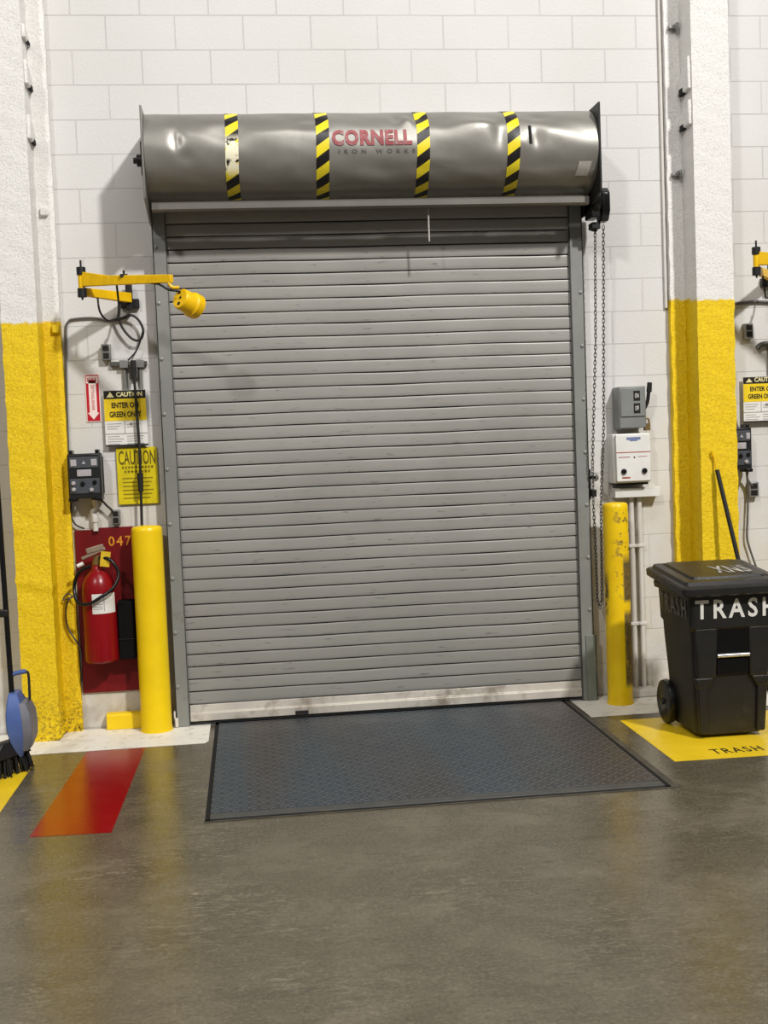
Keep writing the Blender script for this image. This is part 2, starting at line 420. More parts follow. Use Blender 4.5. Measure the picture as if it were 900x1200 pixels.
# ------------------------------------------------------------------ columns
def nz(x, y, z):    # cheap smooth noise
    return S(x*37+z*11)*S(y*41+z*17+1.3)*.5+S(x*83+z*29+y*57+.7)*.3+S(z*53+x*19)*.3
def column(name, xs, xe, yf, wide, mat, label, wide2, top=5.3, bulge=None, crumble=0.0):
    """sprayed-over steel column: shaft reaching out to yf plus a wider back flange against the wall"""
    out = [(xs-wide, -.002), (xs-wide, -.05), (xs, -.05), (xs, yf), (xe, yf), (xe, -.05), (xe+wide2, -.05), (xe+wide2, -.002)]
    loop = []
    for i in range(len(out)):
        a, c = Vector(out[i]), Vector(out[(i+1) % len(out)]); m = max(1, int((c-a).length/.03))
        for k in range(m): loop.append(a.lerp(c, k/m))
    rs = []; zz = 0.0
    cx = (xs+xe)/2
    while zz < top:
        ring = []
        for p in loop:
            d = Vector((p.x-cx, p.y+.12)).normalized() if p.y < -.01 else Vector((0, 0))
            amp = .004 if zz > 2.5 else .005
            r = nz(p.x, p.y, zz)*amp
            if bulge and zz < 1.2:
                r += .010*math.exp(-((zz-bulge-.03+.25*(p.x-cx))/.03)**2)*(1 if p.y < -.15 else .3)-.014*math.exp(-((zz-bulge+.012+.25*(p.x-cx))/.012)**2)*(1 if p.y < -.15 else .2)
            if crumble and zz < .35: r += nz(p.x*1.7, p.y*2, zz*2.1)*crumble*(1-zz/.35)*(2 if p.x > xe-.03 else 1)
            q = p+d*r
            ring.append(Vector((q.x, min(q.y, -.002), zz)))
        rs.append(ring); zz += .03
    b = MB(); b.rings(rs)
    t = thing(name, (cx, (yf)/2, 0), label, 'column', None, 'thing')
    b.build('shaft', mat, t, angle=60)
    return t
cl = column('steel_column', -2.195, -1.992, -.25, .004, M['col_l'], 'rough sprayed column, white above yellow, beside the fire extinguisher board', .10, bulge=.905, crumble=.018)
cr = column('steel_column', 1.968, 2.205, -.25, .095, M['col_r'], 'rough sprayed column, white above yellow, standing behind the trash bin', .004)
WORLD[cl.name] = Vector(cl.location); WORLD[cr.name] = Vector(cr.location)
def clip(t, x0, x1, z, k, mat):
    # sprayed-over beam clip on the side of the shaft: sloping fin with an open, dark underside
    b = MB(); b.prism([(-.236, z+.10*k), (-.05, z+.01*k), (-.02, z-.015*k), (-.03, z-.045*k), (-.10, z-.055*k), (-.236, z-.055*k)], 'x', x0, x1)
    c = b.build('beam_clip', M[mat], t, bevel=.010, seg=3)
    m = (x0+x1)/2
    MB().box(x0-.003 if x1 > 0 else x0+.008, x1-.004 if x1 > 0 else x1+.003, -.15, -.085, z-.062*k, z-.028*k).build('bolt_or_hole', M['slot'], c, bevel=.006)  # black box painted in for the dark hole under the fin
clip(cr, 1.946, 1.975, 3.83, 1.3, 'col_r'); clip(cr, 1.946, 1.975, 3.60, 1.0, 'col_r')
clip(cl, -1.996, -1.972, 4.10, .5, 'col_l'); clip(cl, -1.996, -1.970, 3.86, .9, 'col_l'); clip(cl, -1.996, -1.970, 3.55, .9, 'col_l')
for x, z in ((-1.945, 3.12), (-1.915, 2.43)):
    MB().box(x-.025, x+.02, -.075, -.04, z-.025, z+.025).build('beam_clip', M['col_l'], cl, bevel=.006)

t = thing('conduit', (1.862, -.02, 0), 'thin white painted conduit running up the wall beside the column behind the bin', 'pipe')
b = MB(); b.tube([(1.856, -.014, 2.46), (1.856, -.014, 5.3)], .010, smooth=False); b.build('pipe', M['off_white'], t)
for z in (4.17, 3.27):
    b = MB(); b.box(1.895, 1.945, -.085, -.045, z, z+.022); b.box(1.935, 1.952, -.10, -.045, z-.012, z+.034); b.build('pipe_clamp', M['conduit'], cr, bevel=.004)

# ------------------------------------------------------------------ roll-up door
door = thing('door_1', (0, -.08, 0), 'grey slatted roll-up dock door, closed', 'door', None, 'structure')
PITCH = .0762
prof = [(0, -.066), (.0036, -.066), (.0042, -.0848), (.0075, -.0858), (.026, -.0862), (.044, -.0862), (.064, -.0859), (.071, -.0854), (.0738, -.0842), (.0746, -.066)]
rows = []; zz = .13
while zz < 3.25:
    rows += [(zz+a, y) for a, y in prof]; zz += PITCH
NX = 40
b = MB(); vs = []; fs = []
for j, (z, y) in enumerate(rows):
    k = int((z-.13)/PITCH+1e-4)
    for i in range(NX+1):
        x = -1.262+2.492*i/NX
        w = .0020*S(x*5.1+k*.17)+.0009*S(x*9.3-k*.9+1)
        vs.append((x, y-.002*S(x*3.3+k*1.9), z+w))
for j in range(len(rows)-1):
    for i in range(NX): fs.append((j*(NX+1)+i, j*(NX+1)+i+1, (j+1)*(NX+1)+i+1, (j+1)*(NX+1)+i))
b._add([Vector(v) for v in vs], fs)
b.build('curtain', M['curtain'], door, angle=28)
b = MB(); b.prism([(-.055, .028), (-.105, .028), (-.105, .075), (-.092, .082), (-.088, .126), (-.055, .126)], 'x', -1.240, 1.212)
bb = b.build('bottom_bar', M['bottom'], door, bevel=.003)
MB().box(-1.236, 1.208, -.098, -.058, .0135, .029).build('rubber_seal', M['rubber'], bb, bevel=.004)
b = MB(); b.box(-.60, -.52, -.112, -.104, .035, .055); b.build('lift_tab', M['dark_steel'], bb, bevel=.002)
for side in (-1, 1):
    x0, x1 = (-1.325, -1.242) if side < 0 else (1.212, 1.297)
    b = MB()
    b.box(x0, x1, -.112, -.100, .004, 3.12)                       # face
    ox = x0 if side < 0 else x1-.010
    b.box(ox, ox+.010, -.112, -.001, .004, 3.12)                  # web to the wall
    b.box(x0 if side < 0 else x1-.012, (x0+.012) if side < 0 else x1, -.002-.008, -.001, .004, 3.12)
    ix = x1-.008 if side < 0 else x0
    b.box(ix, ix+.008, -.112, -.04, .004, 3.12)
    g = b.build('guide_rail', M['guide'], door, bevel=.003)
    b = MB()
    for k in range(9):
        z = .25+k*.33; b.lathe([(.011, 0), (.011, .005), (.006, .008)], ((x0+x1)/2-side*-.02, -.112, z), (0, -1, 0), 10)
    b.build('bolt_or_hole', M['guide'], g)
    gx0, gx1 = (x0-.012, x0+.014) if side < 0 else (x1-.055, x1+.012)
    b = MB(); b.box(gx0, gx1, -.122, -.112, .004, .06 if side < 0 else .42); b.box(gx0 if side < 0 else gx1-.01, (gx0+.01) if side < 0 else gx1, -.122, -.002, .004, .10 if side < 0 else .42)
    b.build('guide_guard', M['guard'] if side > 0 else M['off_white'], door, bevel=.003)

# hood over the coil
hood = thing('door_hood', (0, -.25, 3.05), 'dented grey metal hood over the door with red lettering and hazard tape', 'door hood')
HR, HZ, HY = .244, 3.373, -.25
dents = [(.55, 25, .15, 18, .022), (.42, 42, .06, 14, -.012), (.24, 48, .045, 12, -.022), (.19, 40, .04, 9, .014), (.72, 15, .05, 22, -.016), (.64, 30, .10, 8, .012), (-1.14, 10, .03, 14, -.014), (-1.09, -12, .05, 9, -.010),
         (-.86, 20, .10, 15, -.014), (-.55, 20, .12, 10, .007), (-.4, 34, .08, 8, -.008), (-.5, -22, .06, 9, .006), (.05, -30, .1, 10, -.008), (.12, 44, .03, 10, -.014), (.93, 8, .04, 18, -.013), (1.02, 22, .12, 14, .008), (.95, 46, .05, 8, -.010), (.3, -20, .15, 7, .006)]
def hood_r(x, a):    # a in degrees: 90 top, 0 straight out, -90 bottom
    r = HR
    for dx, da, sx, sa, h in dents:
        q = ((x-dx)/sx)**2+((a-da)/sa)**2
        if q < 9: r += h*math.exp(-q)
    return r+.0018*S(x*13+a*.07)*S(a*.11+x*5)
def hood_p(x, a, off=0.0):
    r = hood_r(x, a)+off; c = math.radians(a)
    return Vector((x, HY-r*math.cos(c), HZ+r*S(c)))
X0, X1 = -1.318, 1.298
NXH, NA = 190, 60
vs = []; fs = []
for i in range(NXH+1):
    x = X0+(X1-X0)*i/NXH
    vs.append(Vector((x, -.004, HZ+HR))); vs.append(Vector((x, -.13, HZ+HR)))
    for k in range(NA+1): vs.append(hood_p(x, 90-180*k/NA))
    vs.append(Vector((x, -.16, HZ-HR))); vs.append(Vector((x, -.16, HZ-HR+.03)))
R_ = NA+5
for i in range(NXH):
    for k in range(R_-1): fs.append((i*R_+k, i*R_+k+1, (i+1)*R_+k+1, (i+1)*R_+k))
b = MB(); b._add(vs, fs); b.build('hood_shell', M['hood'], hood, angle=80)
def tape(x, w, torn, lean=.006):
    b = MB(); bm = b.bm; uv = bm.loops.layers.uv.new('UVMap'); n = 48; grid = []
    for k in range(n+1):
        a = 92-180*k/n; row = []
        for j in range(4):
            u = w*j/3; row.append((bm.verts.new(hood_p(x+u+lean*S(k*.13)+.012*(k/n), a, .0022)), u, math.radians(180*k/n)*HR))
        grid.append(row)
    for k in range(n):
        for j in range(3):
            q = [grid[k][j], grid[k+1][j], grid[k+1][j+1], grid[k][j+1]]
            f = bm.faces.new([v[0] for v in q])
            for l, v in zip(f.loops, q): l[uv].uv = (v[1], v[2])
    o = b.build('hazard_tape', M['tape_torn' if torn else 'tape'], hood, angle=80)
    if torn: o['label'] = 'torn hazard tape with a pale worn patch'
for x, torn in ((-.872, True), (-.358, False), (.222, False), (.752, False)): tape(x, .074, torn)
def on_hood(x, a0, slope=0.0, off=.004):
    return lambda u, v: hood_p(x+u, a0+math.degrees(v/HR)+slope*u, off)
b = MB(); lettering(b, 'CORNELL', on_hood(-.262, 1.0), .462, .094, .05, 1.10, 3); b.build('lettering', M['ox_red'], hood, angle=80)['label'] = 'faded red bold lettering'
b = MB(); lettering(b, 'IRON WORKS', on_hood(-.225, -9), .44, .022, .01, 2.1, 1); b.build('lettering', M['logo_dot'], hood, angle=80)['label'] = 'small widely spaced dark lettering'
b = MB()
for k in range(10):
    a = 27-2.6*k
    p, q = hood_p(.885, a, .003), hood_p(.903, a, .003); p2, q2 = hood_p(.886, a-2.6, .003), hood_p(.904, a-2.6, .003)
    b._add([p, p2, q2, q], [(0, 1, 2, 3)])
b.build('slit', M['slot'], hood, angle=80)
b = MB()
for k in range(6):
    a = -23-3.4*k
    b._add([hood_p(1.185-.003*k, a, .003), hood_p(1.185-.003*(k+1), a-3.4, .003), hood_p(1.262-.003*(k+1), a-3.4, .003), hood_p(1.262-.003*k, a, .003)], [(0, 1, 2, 3)])
b.build('sticker', M['sticker'], hood, angle=80)
MB().prism([(-.35, 3.052), (-.362, 3.062), (-.362, 3.092), (-.35, 3.104), (-.31, 3.104), (-.30, 3.092), (-.30, 3.062), (-.31, 3.052)], 'x', -1.30, 1.272).build('front_rail', M['rail'], hood)
for x in (-1.332, 1.300):
    b = MB(); b.prism([(-.001, 3.02), (-.18, 3.02), (-.49, 3.10), (-.50, 3.16), (-.50, 3.612), (-.001, 3.612)], 'x', x, x+.012); b.build('end_plate', M['dark_steel'] if x > 0 else M['hood'], hood, bevel=.002)
b = MB(); b.lathe([(.02, 0), (.065, 0), (.065, .012), (.035, .014), (.035, .045), (.018, .047), (.018, .065)], (-1.332, -.27, 3.36), (-1, 0, 0), 16)
b.box(-1.352, -1.332, -.31, -.23, 3.27, 3.46); b.build('shaft_bearing', M['black'], hood, bevel=.003)
MB().box(.305, .313, -.30, -.294, 2.86, 3.055).build('pull_strap', M['sticker'], hood)

# chain hoist
hoist = thing('chain_hoist', (1.37, -.2, 2.95), 'black gear housing with hanging hand chain at the end of the door hood', 'chain hoist')
b = MB()
b.prism([(-.31, 3.13), (-.31, 3.02), (-.27, 2.965), (-.19, 2.965), (-.15, 3.03), (-.15, 3.13), (-.19, 3.165), (-.27, 3.165)], 'x', 1.366, 1.418)
b.lathe([(.02, 0), (.10, 0), (.105, .012), (.105, .045), (.08, .055)], (1.312, -.235, 3.10), (1, 0, 0), 24)
b.box(1.300, 1.36, -.30, -.16, 2.985, 3.20)
b.build('gear_housing', M['black_soft'], hoist, bevel=.008)
b = MB(); b.lathe([(.012, 0), (.085, 0), (.09, .01), (.07, .018), (.09, .026), (.085, .036), (.012, .036)], (1.345, -.225, 3.08), (1, 0, 0), 24)
b.build('chain_wheel', M['dark_steel'], hoist)
b = MB(); b.box(1.318, 1.372, -.25, -.17, 2.925, 2.965); b.tube([(1.325, -.215, 2.93), (1.36, -.205, 2.925)], .016); b.build('chain_guide', M['black'], hoist, bevel=.005)
def chain(pts, name):
    P = [Vector(p) for p in pts]; b = MB(); pitch = .0235; k = 0; carry = 0.0
    seg = list(zip(P[:-1], P[1:]))
    for a, c in seg:
        d = (c-a); L = d.length; d.normalize(); q = d.to_track_quat('Z', 'Y').to_matrix(); s_ = carry
        while s_ < L:
            o = a+d*s_; rot = PI/4 if k % 2 else -PI/4
            link = []
            for i in range(12):
                th = 2*PI*i/12; lx = .0075*math.cos(th); lz = .017*S(th)
                link.append(o+q @ Vector((lx*math.cos(rot), lx*S(rot), lz)))
            b.tube(link, .0025, 5, smooth=False, closed=True); s_ += pitch; k += 1
        carry = s_-L
    b.build(name, M['conduit_dark'], hoist)
chain([(1.352, -.2, 2.94), (1.335, -.2, 2.25), (1.305, -.16, 1.50), (1.312, -.13, 1.25), (1.322, -.12, .90), (1.324, -.12, .64), (1.337, -.12, .595), (1.352, -.12, .64), (1.358, -.12, .9), (1.364, -.12, 1.25), (1.380, -.17, 1.72), (1.404, -.2, 2.94)], 'hand_chain')
k = thing('chain_keeper', (1.318, -.08, 1.28), 'small dark chain keeper bolted beside the right door guide', 'bracket')
b = MB(); b.box(1.299, 1.336, -.012, -.001, 1.27, 1.46); b.box(1.302, 1.33, -.15, -.012, 1.40, 1.42); b.box(1.302, 1.33, -.15, -.012, 1.29, 1.335); b.build('bracket', M['black'], k, bevel=.003)
b = MB(); b.tube([(1.30, -.15, 1.45), (1.325, -.17, 1.43), (1.33, -.17, 1.40), (1.305, -.15, 1.39)], .007); b.build('hook', M['conduit'], k)

# ------------------------------------------------------------------ dock leveler
lev = thing('dock_leveler', (0, -1.05, 0), 'dark steel tread plate dock leveler set in the floor before the door', 'dock leveler')
MB().box(-1.068, 1.074, -1.905, -.118, .003, .012).build('deck_plate', M['plate'], lev, bevel=.002)
MB().box(-1.068, 1.074, -1.985, -1.911, .003, .0105).build('edge_plate', M['edge_steel'], lev, bevel=.002)
b = MB()
b.box(-1.090, -1.066, -2.0, -.06, .0004, .0042); b.box(1.072, 1.100, -2.0, -.06, .0004, .0042); b.box(-1.090, 1.100, -.118, -.06, .0004, .0042); b.box(-1.090, 1.100, -1.998, -1.983, .0004, .0042)
b.build('gap_seal', M['gap'], lev)
b = MB(); b.box(1.100, 1.135, -2.015, -.06, .0004, .005); b.box(-1.094, 1.135, -2.012, -1.998, .0004, .004)
b.build('curb_frame', M['frame_steel'], lev)

# ------------------------------------------------------------------ bollards
def bollard(x, y, r, h, mat, name_label):
    b = MB()
    b.lathe([(r+.006, 0), (r, .02), (r, h-.03), (r*.97, h-.010), (r*.88, h-.001), (r*.5, h+.004), (.001, h+.006)], (x, y, .0016), n=48)
    return tag(b.build('bollard', mat, origin=(x, y, 0), angle=45), name_label, 'bollard')
bollard(-1.440, -.14, .092, 1.235, M['yellow'], 'clean yellow steel bollard beside the red extinguisher board')
bollard(1.418, -.235, .078, 1.25, M['chip'], 'yellow steel bollard with chipped and scraped paint near the trash bin')
b = MB(); b.prism([(-.07, .0018), (-.07, .088), (-.058, .10), (-.003, .10), (-.003, .0018)], 'x', -1.745, -1.535); 
tag(b.build('curb_block', M['yellow'], bevel=.004), 'low yellow block against the wall under the red board', 'block')

# ------------------------------------------------------------------ left wall group
def fe_sign(x, z0, z1, w):
    t = thing('arrow_sign', (x, -.002, z0), 'narrow red sign with a white down arrow on the wall above the black control box', 'sign')
    MB().box(x-w/2, x+w/2, -.006, -.001, z0, z1).build('panel', M['pink'], t)
    MB().box(x-w/2+.005, x+w/2-.005, -.0072, -.006, z0+.005, z1-.005).build('red_field', M['sign_red'], t)
    b = MB(); yy = -.0082
    b.prism([(x-.022, z1-.035), (x-.022, z0+.055), (x-.034, z0+.055), (x, z0+.014), (x+.034, z0+.055), (x+.022, z0+.055), (x+.022, z1-.035)], 'y', yy, -.0072)
    b.box(x-.034, x+.034, yy, -.0072, z1-.055, z1-.012); b.build('arrow', M['pink'], t)
    b = MB(); lettering(b, 'FIRE', on_wall(x-.028, z1-.046, yy-.0008), .056, .024, .01)
    lettering(b, 'EXTINGUISHER', lambda u, v: (x-.009+v, yy-.0008, z1-.068-u), .15, .018, .005); b.build('lettering', M['sign_red'], t)
fe_sign(-1.730, 1.873, 2.160, .086)

def caution_sign(x0, x1, z0, z1, label):
    t = thing('caution_sign', ((x0+x1)/2, -.03, z0), label, 'sign')
    w = x1-x0; y = -.036
    MB().box(x0, x1, y, y+.006, z0, z1).build('panel', M['box_white'], t)
    zh = z1-.155*(z1-z0); zy = z1-.555*(z1-z0)
    MB().box(x0+.001, x1-.001, y-.001, y, zh, z1-.001).build('header', M['sign_blk'], t)
    MB().box(x0+.001, x1-.001, y-.001, y, zy, zh).build('yellow_field', M['sign_yel'], t)
    b = MB(); b.prism([(x0+.018, zh+.010), (x0+.062, zh+.010), (x0+.040, z1-.008)], 'y', y-.002, y-.001)
    lettering(b, 'CAUTION', on_wall(x0+.075, zh+.012, y-.0018), w-.095, .029, .035); b.build('lettering', M['cream'], t)['label'] = 'cream word CAUTION beside a warning triangle'
    b = MB(); hh = (zh-zy)
    lettering(b, 'ENTER ON', on_wall(x0+.045, zy+hh*.58, y-.0018), w-.09, hh*.26, .035)
    lettering(b, 'GREEN ONLY', on_wall(x0+.030, zy+hh*.16, y-.0018), w-.06, hh*.27, .035); b.build('lettering', M['sign_blk'], t)['label'] = 'black words ENTER ON GREEN ONLY'
    b = MB(); g = y-.001
    zm = z0+(zy-z0)*.47; xm = x0+w*.47
    b.box(x0, x1, g, y, zm-.0025, zm+.0025); b.box(xm-.002, xm+.002, g, y, zm, zy)
    for i, (a, c, zt, n) in enumerate(((x0+.012, xm-.02, zy-.015, 3), (xm+.012, x1-.03, zy-.02, 2), (x0+.012, xm-.01, zm-.014, 4), (xm+.01, x1-.02, zm-.014, 4))):
        for j in range(n): b.box(a, c-.012*((j*7+i) % 3), g, y, zt-j*.015-.004, zt-j*.015)
    b.box(xm+.03, xm+.045, g, y, zy-.03, zy-.012); b.build('print', M['pale_grey'], t)
    MB().box(x0-.001, x1+.001, y-.003, y+.006, z0-.006, z0+.004).build('bottom_edge', M['dark_steel'], t)
    return t
c1 = caution_sign(-1.664, -1.414, 1.726, 2.056, 'black, yellow and white caution sign above the other yellow sign, near the extinguisher')
t = thing('warning_sign', (-1.487, -.02, 1.365), 'all yellow caution sign with faded dark lettering above the extinguisher board', 'sign')
x0, x1, z0, z1, y = -1.609, -1.366, 1.366, 1.710, -.018
MB().box(x0, x1, y, y+.006, z0, z1).build('panel', M['sign_yel2'], t, bevel=.002)
b = MB(); lettering(b, 'CAUTION', on_wall(x0+.012, z1-.104, y-.001), .22, .086, .014); b.build('lettering', M['olive'], t)['label'] = 'tall dark word CAUTION'
b = MB(); random.seed(3)
for zrow, h, a, c in ((z1-.128, .016, x0+.03, x1-.02), (z1-.154, .016, x0+.045, x1-.035)):
    xx = a
    while xx < c-.012:
        wv = random.choice((.012, .014, .010)); b.box(xx, xx+wv, y-.001, y, zrow, zrow+h); 
        b.box(xx+.002, xx+wv+.003, y-.001, y, zrow+h*.4, zrow+h*.6); xx += wv+.008
for j in range(6):
    zrow = z1-.19-j*.024; b.box(x0+.03, x1-.03-.01*(j % 3), y-.001, y, zrow, zrow+.0075)
b.build('print', M['olive_faint'], t)

# hanging bar with conduits behind the signs
t = thing('strut_bracket', (-1.5, -.03, 2.2), 'grey strut bar with two short conduits above the caution sign near the extinguisher', 'bracket')
MB().box(-1.615, -1.398, -.03, -.001, 2.200, 2.228).build('strut_bar', M['conduit_dark'], t, bevel=.003)
for x in (-1.535, -1.440):
    b = MB(); b.tube([(x, -.014, 1.72), (x, -.014, 2.222)], .012, 12, smooth=False); c = b.build('conduit', M['conduit'], t)
    MB().box(x-.026, x+.026, -.040, -.030, 2.188, 2.236).build('clamp', M['conduit'], c, bevel=.003)
MB().box(-1.505, -1.452, -.036, -.001, 2.12, 2.205).build('cord_grip', M['conduit_dark'], t, bevel=.006)
b = MB(); b.tube([(-1.476, -.065, 2.222), (-1.470, -.07, 1.98), (-1.464, -.07, 1.68), (-1.468, -.07, 1.47), (-1.474, -.07, 1.21)], .0085, 8); b.cone((-1.468, -.07, 1.555), (-1.469, -.07, 1.44), .019, .015, 12)
b.cone((-1.476, -.066, 2.23), (-1.475, -.066, 2.13), .016, .012, 12)
tag(b.build('power_cord', M['cord']), 'dark cord hanging down in front of the two caution signs', 'cord')

def small_box(x0, x1, z0, z1, d, label, gname, cat='electrical box', group=None):
    t = thing(gname, ((x0+x1)/2, -d/2, z0), label, cat, group)
    MB().box(x0, x1, -d, -.001, z0, z1).build('box', M['conduit'], t, bevel=.004)
    b = MB(); xm = (x0+x1)/2; h = z1-z0
    b.box(x0+.010, x1-.010, -d-.004, -d, z0+.56*h, z1-.10*h); b.box(x0+.010, x1-.010, -d-.004, -d, z0+.10*h, z0+.46*h); b.build('socket', M['sign_blk'], t, bevel=.002)
    return t
ob = small_box(-1.662, -1.607, 2.238, 2.335, .045, 'small dark outlet box on the wall under the dock light arm', 'outlet_box')
small_box(-1.654, -1.603, 1.25, 1.338, .045, 'small grey outlet box on the wall just above the red board', 'outlet_box')

t = thing('wall_cable', (-1.87, -.02, 1.3), 'thin grey cable running up the wall beside the column and bending toward the dock light', 'cable')
b = MB(); b.tube([(-1.895, -.012, 1.33), (-1.886, -.012, 1.95), (-1.868, -.012, 2.40), (-1.850, -.012, 2.475), (-1.81, -.012, 2.492), (-1.70, -.012, 2.494), (-1.60, -.012, 2.474), (-1.50, -.02, 2.49)], .0065, 8); b.build('cable', M['grey_cord'], t)
t = thing('cable', (-1.45, -.05, 2.2), 'black cable loop hanging between the dock light and the strut bar', 'cable')
b = MB(); b.tube([(-1.60, -.02, 2.474), (-1.53, -.03, 2.488), (-1.47, -.05, 2.50), (-1.425, -.05, 2.46), (-1.408, -.05, 2.40), (-1.43, -.05, 2.352), (-1.475, -.05, 2.36), (-1.525, -.05, 2.42), (-1.548, -.06, 2.49), (-1.53, -.10, 2.56)], .0075, 8)
b.build('cable', M['cord'], t); b = MB(); b.tube([(-1.412, -.05, 2.40), (-1.43, -.05, 2.34), (-1.46, -.05, 2.28), (-1.51, -.03, 2.232)], .005, 8); b.build('cable', M['cord'], t)

# dock light
def dock_light(label):
    t = thing('dock_light', (-1.48, 0, 2.55), label, 'dock light', 'swing arm dock lights')
    mount = MB(); mount.box(-1.535, -1.425, -.035, -.001, 2.545, 2.60); mount.box(-1.50, -1.46, -.07, -.035, 2.53, 2.69); mount.build('wall_bracket', M['black'], t, bevel=.004)
    e = Vector((-1.715, -.36, 2.66))
    # lower arm, from the bracket out to the elbow
    w = Vector((-1.475, -.06, 2.605)); d = (e-w); d.z = 0; n = Vector((-d.y, d.x, 0)).normalized()*.016
    q = lambda p, z0, z1: [tuple(p+n+Vector((0, 0, z0))), tuple(p-n+Vector((0, 0, z0))), tuple(p-n+Vector((0, 0, z1))), tuple(p+n+Vector((0, 0, z1)))]
    ez = Vector((e.x, e.y, 2.605))
    MB().hexa(q(w, -.032, .026), q(ez, -.022, .024)).build('lower_arm', M['lamp_yellow'], t, bevel=.003)
    tip = Vector((-1.188, -.70, 2.617))
    d = tip-e; d.z = 0; n = Vector((-d.y, d.x, 0)).normalized()*.015
    mid = e.lerp(tip, .33)
    b = MB(); b.hexa(q(Vector((e.x, e.y, 2.665)), -.030, .055), q(Vector((mid.x, mid.y, 2.652)), -.028, .026)); b.hexa(q(Vector((mid.x, mid.y, 2.652)), -.028, .026), q(tip, -.018, .026))
    ua = b.build('upper_arm', M['lamp_yellow'], t, bevel=.003)
    b = MB(); b.lathe([(.006, 0), (.006, .03)], (mid.x+.08, mid.y-.05, 2.668), n=10); b.box(mid.x+.06, mid.x+.10, mid.y-.07, mid.y-.03, 2.660, 2.676); b.build('bolt_or_hole', M['black'], ua)
    b = MB(); b.lathe([(.026, 0), (.026, .05)], (e.x, e.y, 2.575), n=16); b.lathe([(.026, 0), (.026, .045)], (e.x, e.y, 2.70), n=16); b.lathe([(.006, 0), (.006, .225)], (e.x, e.y, 2.56), n=10); b.build('elbow_pivot', M['black'], t, bevel=.002)
    MB().lathe([(.019, 0), (.019, .08)], (e.x, e.y, 2.622), n=16).build('elbow_barrel', M['lamp_yellow'], t)
    # lamp head
    hd = Vector((-1.147, -.70, 2.512)); ax = Vector((.64, .66, -.30)).normalized()
    b = MB(); b.lathe([(.001, -.004), (.052, -.004), (.058, .004), (.060, .068), (.065, .078), (.070, .082), (.070, .125), (.065, .128), (.055, .100), (.001, .098)], hd, ax, 32)
    lh = b.build('lamp_head', M['lamp_yellow'], t, angle=40)
    b = MB()
    side = ax.cross(Vector((0, 0, 1))).normalized(); up = side.cross(ax)
    for sx, sz in ((0, -.03), (.004, .004), (-.012, .036)): 
        p = hd+side*sx+up*sz-ax*.006; b.lathe([(.001, 0), (.010 if sz != .004 else .007, 0), (.010 if sz != .004 else .007, .004)], p-ax*.001, ax, 12)
    b.build('vent', M['sign_blk'], lh)
    b = MB(); b.tube([(tip.x-.02, tip.y, 2.60), (tip.x, tip.y, 2.575), (-1.15, -.70, 2.572)], .009); b.build('yoke', M['lamp_yellow'], t)
    b = MB(); b.tube([(-1.31, -.62, 2.612), (-1.26, -.66, 2.597), (-1.21, -.72, 2.56), (-1.175, -.745, 2.55), (-1.150, -.725, 2.548)], .006); 
    b.build('power_cord', M['cord'], t); b = MB(); b.tube([(-1.64, -.28, 2.585), (-1.63, -.28, 2.50), (-1.595, -.22, 2.455), (-1.545, -.16, 2.47), (-1.53, -.12, 2.54), (-1.53, -.10, 2.58)], .006)
    b.build('power_cord', M['cord'], t); b = MB(); b.tube([(-1.51, -.45, 2.625), (-1.515, -.35, 2.53), (-1.535, -.22, 2.47), (-1.545, -.15, 2.49)], .006)
    b.build('power_cord', M['cord'], t)
    return t
dl = dock_light('yellow swing arm dock light reaching from the wall across the left door guide')
d2 = copy_tree(dl); d2.location.x += 4.02; d2.location.z += .03; d2.rotation_euler.z = 0
d2['label'] = 'yellow swing arm dock light past the column, cut off by the picture edge'

# black dock control box (light signals and buttons)
def control_box(x0, x1, z0, z1, label):
    d = .13; t = thing('control_box', ((x0+x1)/2, -d/2, z0), label, 'control box', 'dock control boxes')
    b = MB(); b.box(x0, x1, -d, -.02, z0, z1); b.box(x0+.004, x1+.004, -.03, -.001, z0+.02, z1-.02); b.build('housing', M['black'], t, bevel=.008)
    w = x1-x0; h = z1-z0; y = -d; k = w/.193
    MB().box(x0+.012, x1-.012, y-.006, y, z1-.085, z1-.02).build('signal_panel', M['slate'], t, bevel=.002)
    for cx_, wd in ((x0+.037*k, .034*k), (x1-.037*k, .034*k)): MB().box(cx_-wd/2, cx_+wd/2, y-.009, y-.006, z1-.073, z1-.034).build('label_plate', M['lens_grey'], t, bevel=.002)
    b = MB(); b.prism([((x0+x1)/2-.011, z1-.062), ((x0+x1)/2+.011, z1-.062), ((x0+x1)/2, z1-.042)], 'y', y-.009, y-.006); b.build('symbol', M['lens_grey'], t)
    MB().box(x0+.055*k, x1-.055*k, y-.007, y, z1-.135, z1-.095).build('label_plate', M['lens_grey'], t, bevel=.002)
    MB().box(x0+.01, x1-.01, y-.005, y, z0+.03, z0+.118).build('button_panel', M['slate'], t, bevel=.002)
    for bx, bz in ((.032, .055), (.032, .092), (.085, .088), (.135, .05), (.155, .095)):
        b = MB(); b.lathe([(.013, 0), (.013, .008), (.009, .013), (.001, .014)], (x0+bx*k, y-.005, z0+bz), (0, -1, 0), 14); b.build('button', M['lens_grey'] if bx in (.032, .135) else M['black_soft'], t)
    for fx in (x0+.02, x1-.02):
        MB().box(fx-.010, fx+.010, -d+.01, -.03, z1-.002, z1+.022).build('mounting_lug', M['black_soft'], t, bevel=.004)
        MB().box(fx-.022, fx+.022, -d-.006, -.03, z0-.016, z0+.006).build('latch', M['black_soft'], t, bevel=.004)
    return t
cb = control_box(-1.885, -1.692, 1.418, 1.685, 'black dock control box with signal labels and buttons, above the red board')
control_box(2.214, 2.354, 1.418, 1.685, 'black dock control box half hidden behind the column at the bin')
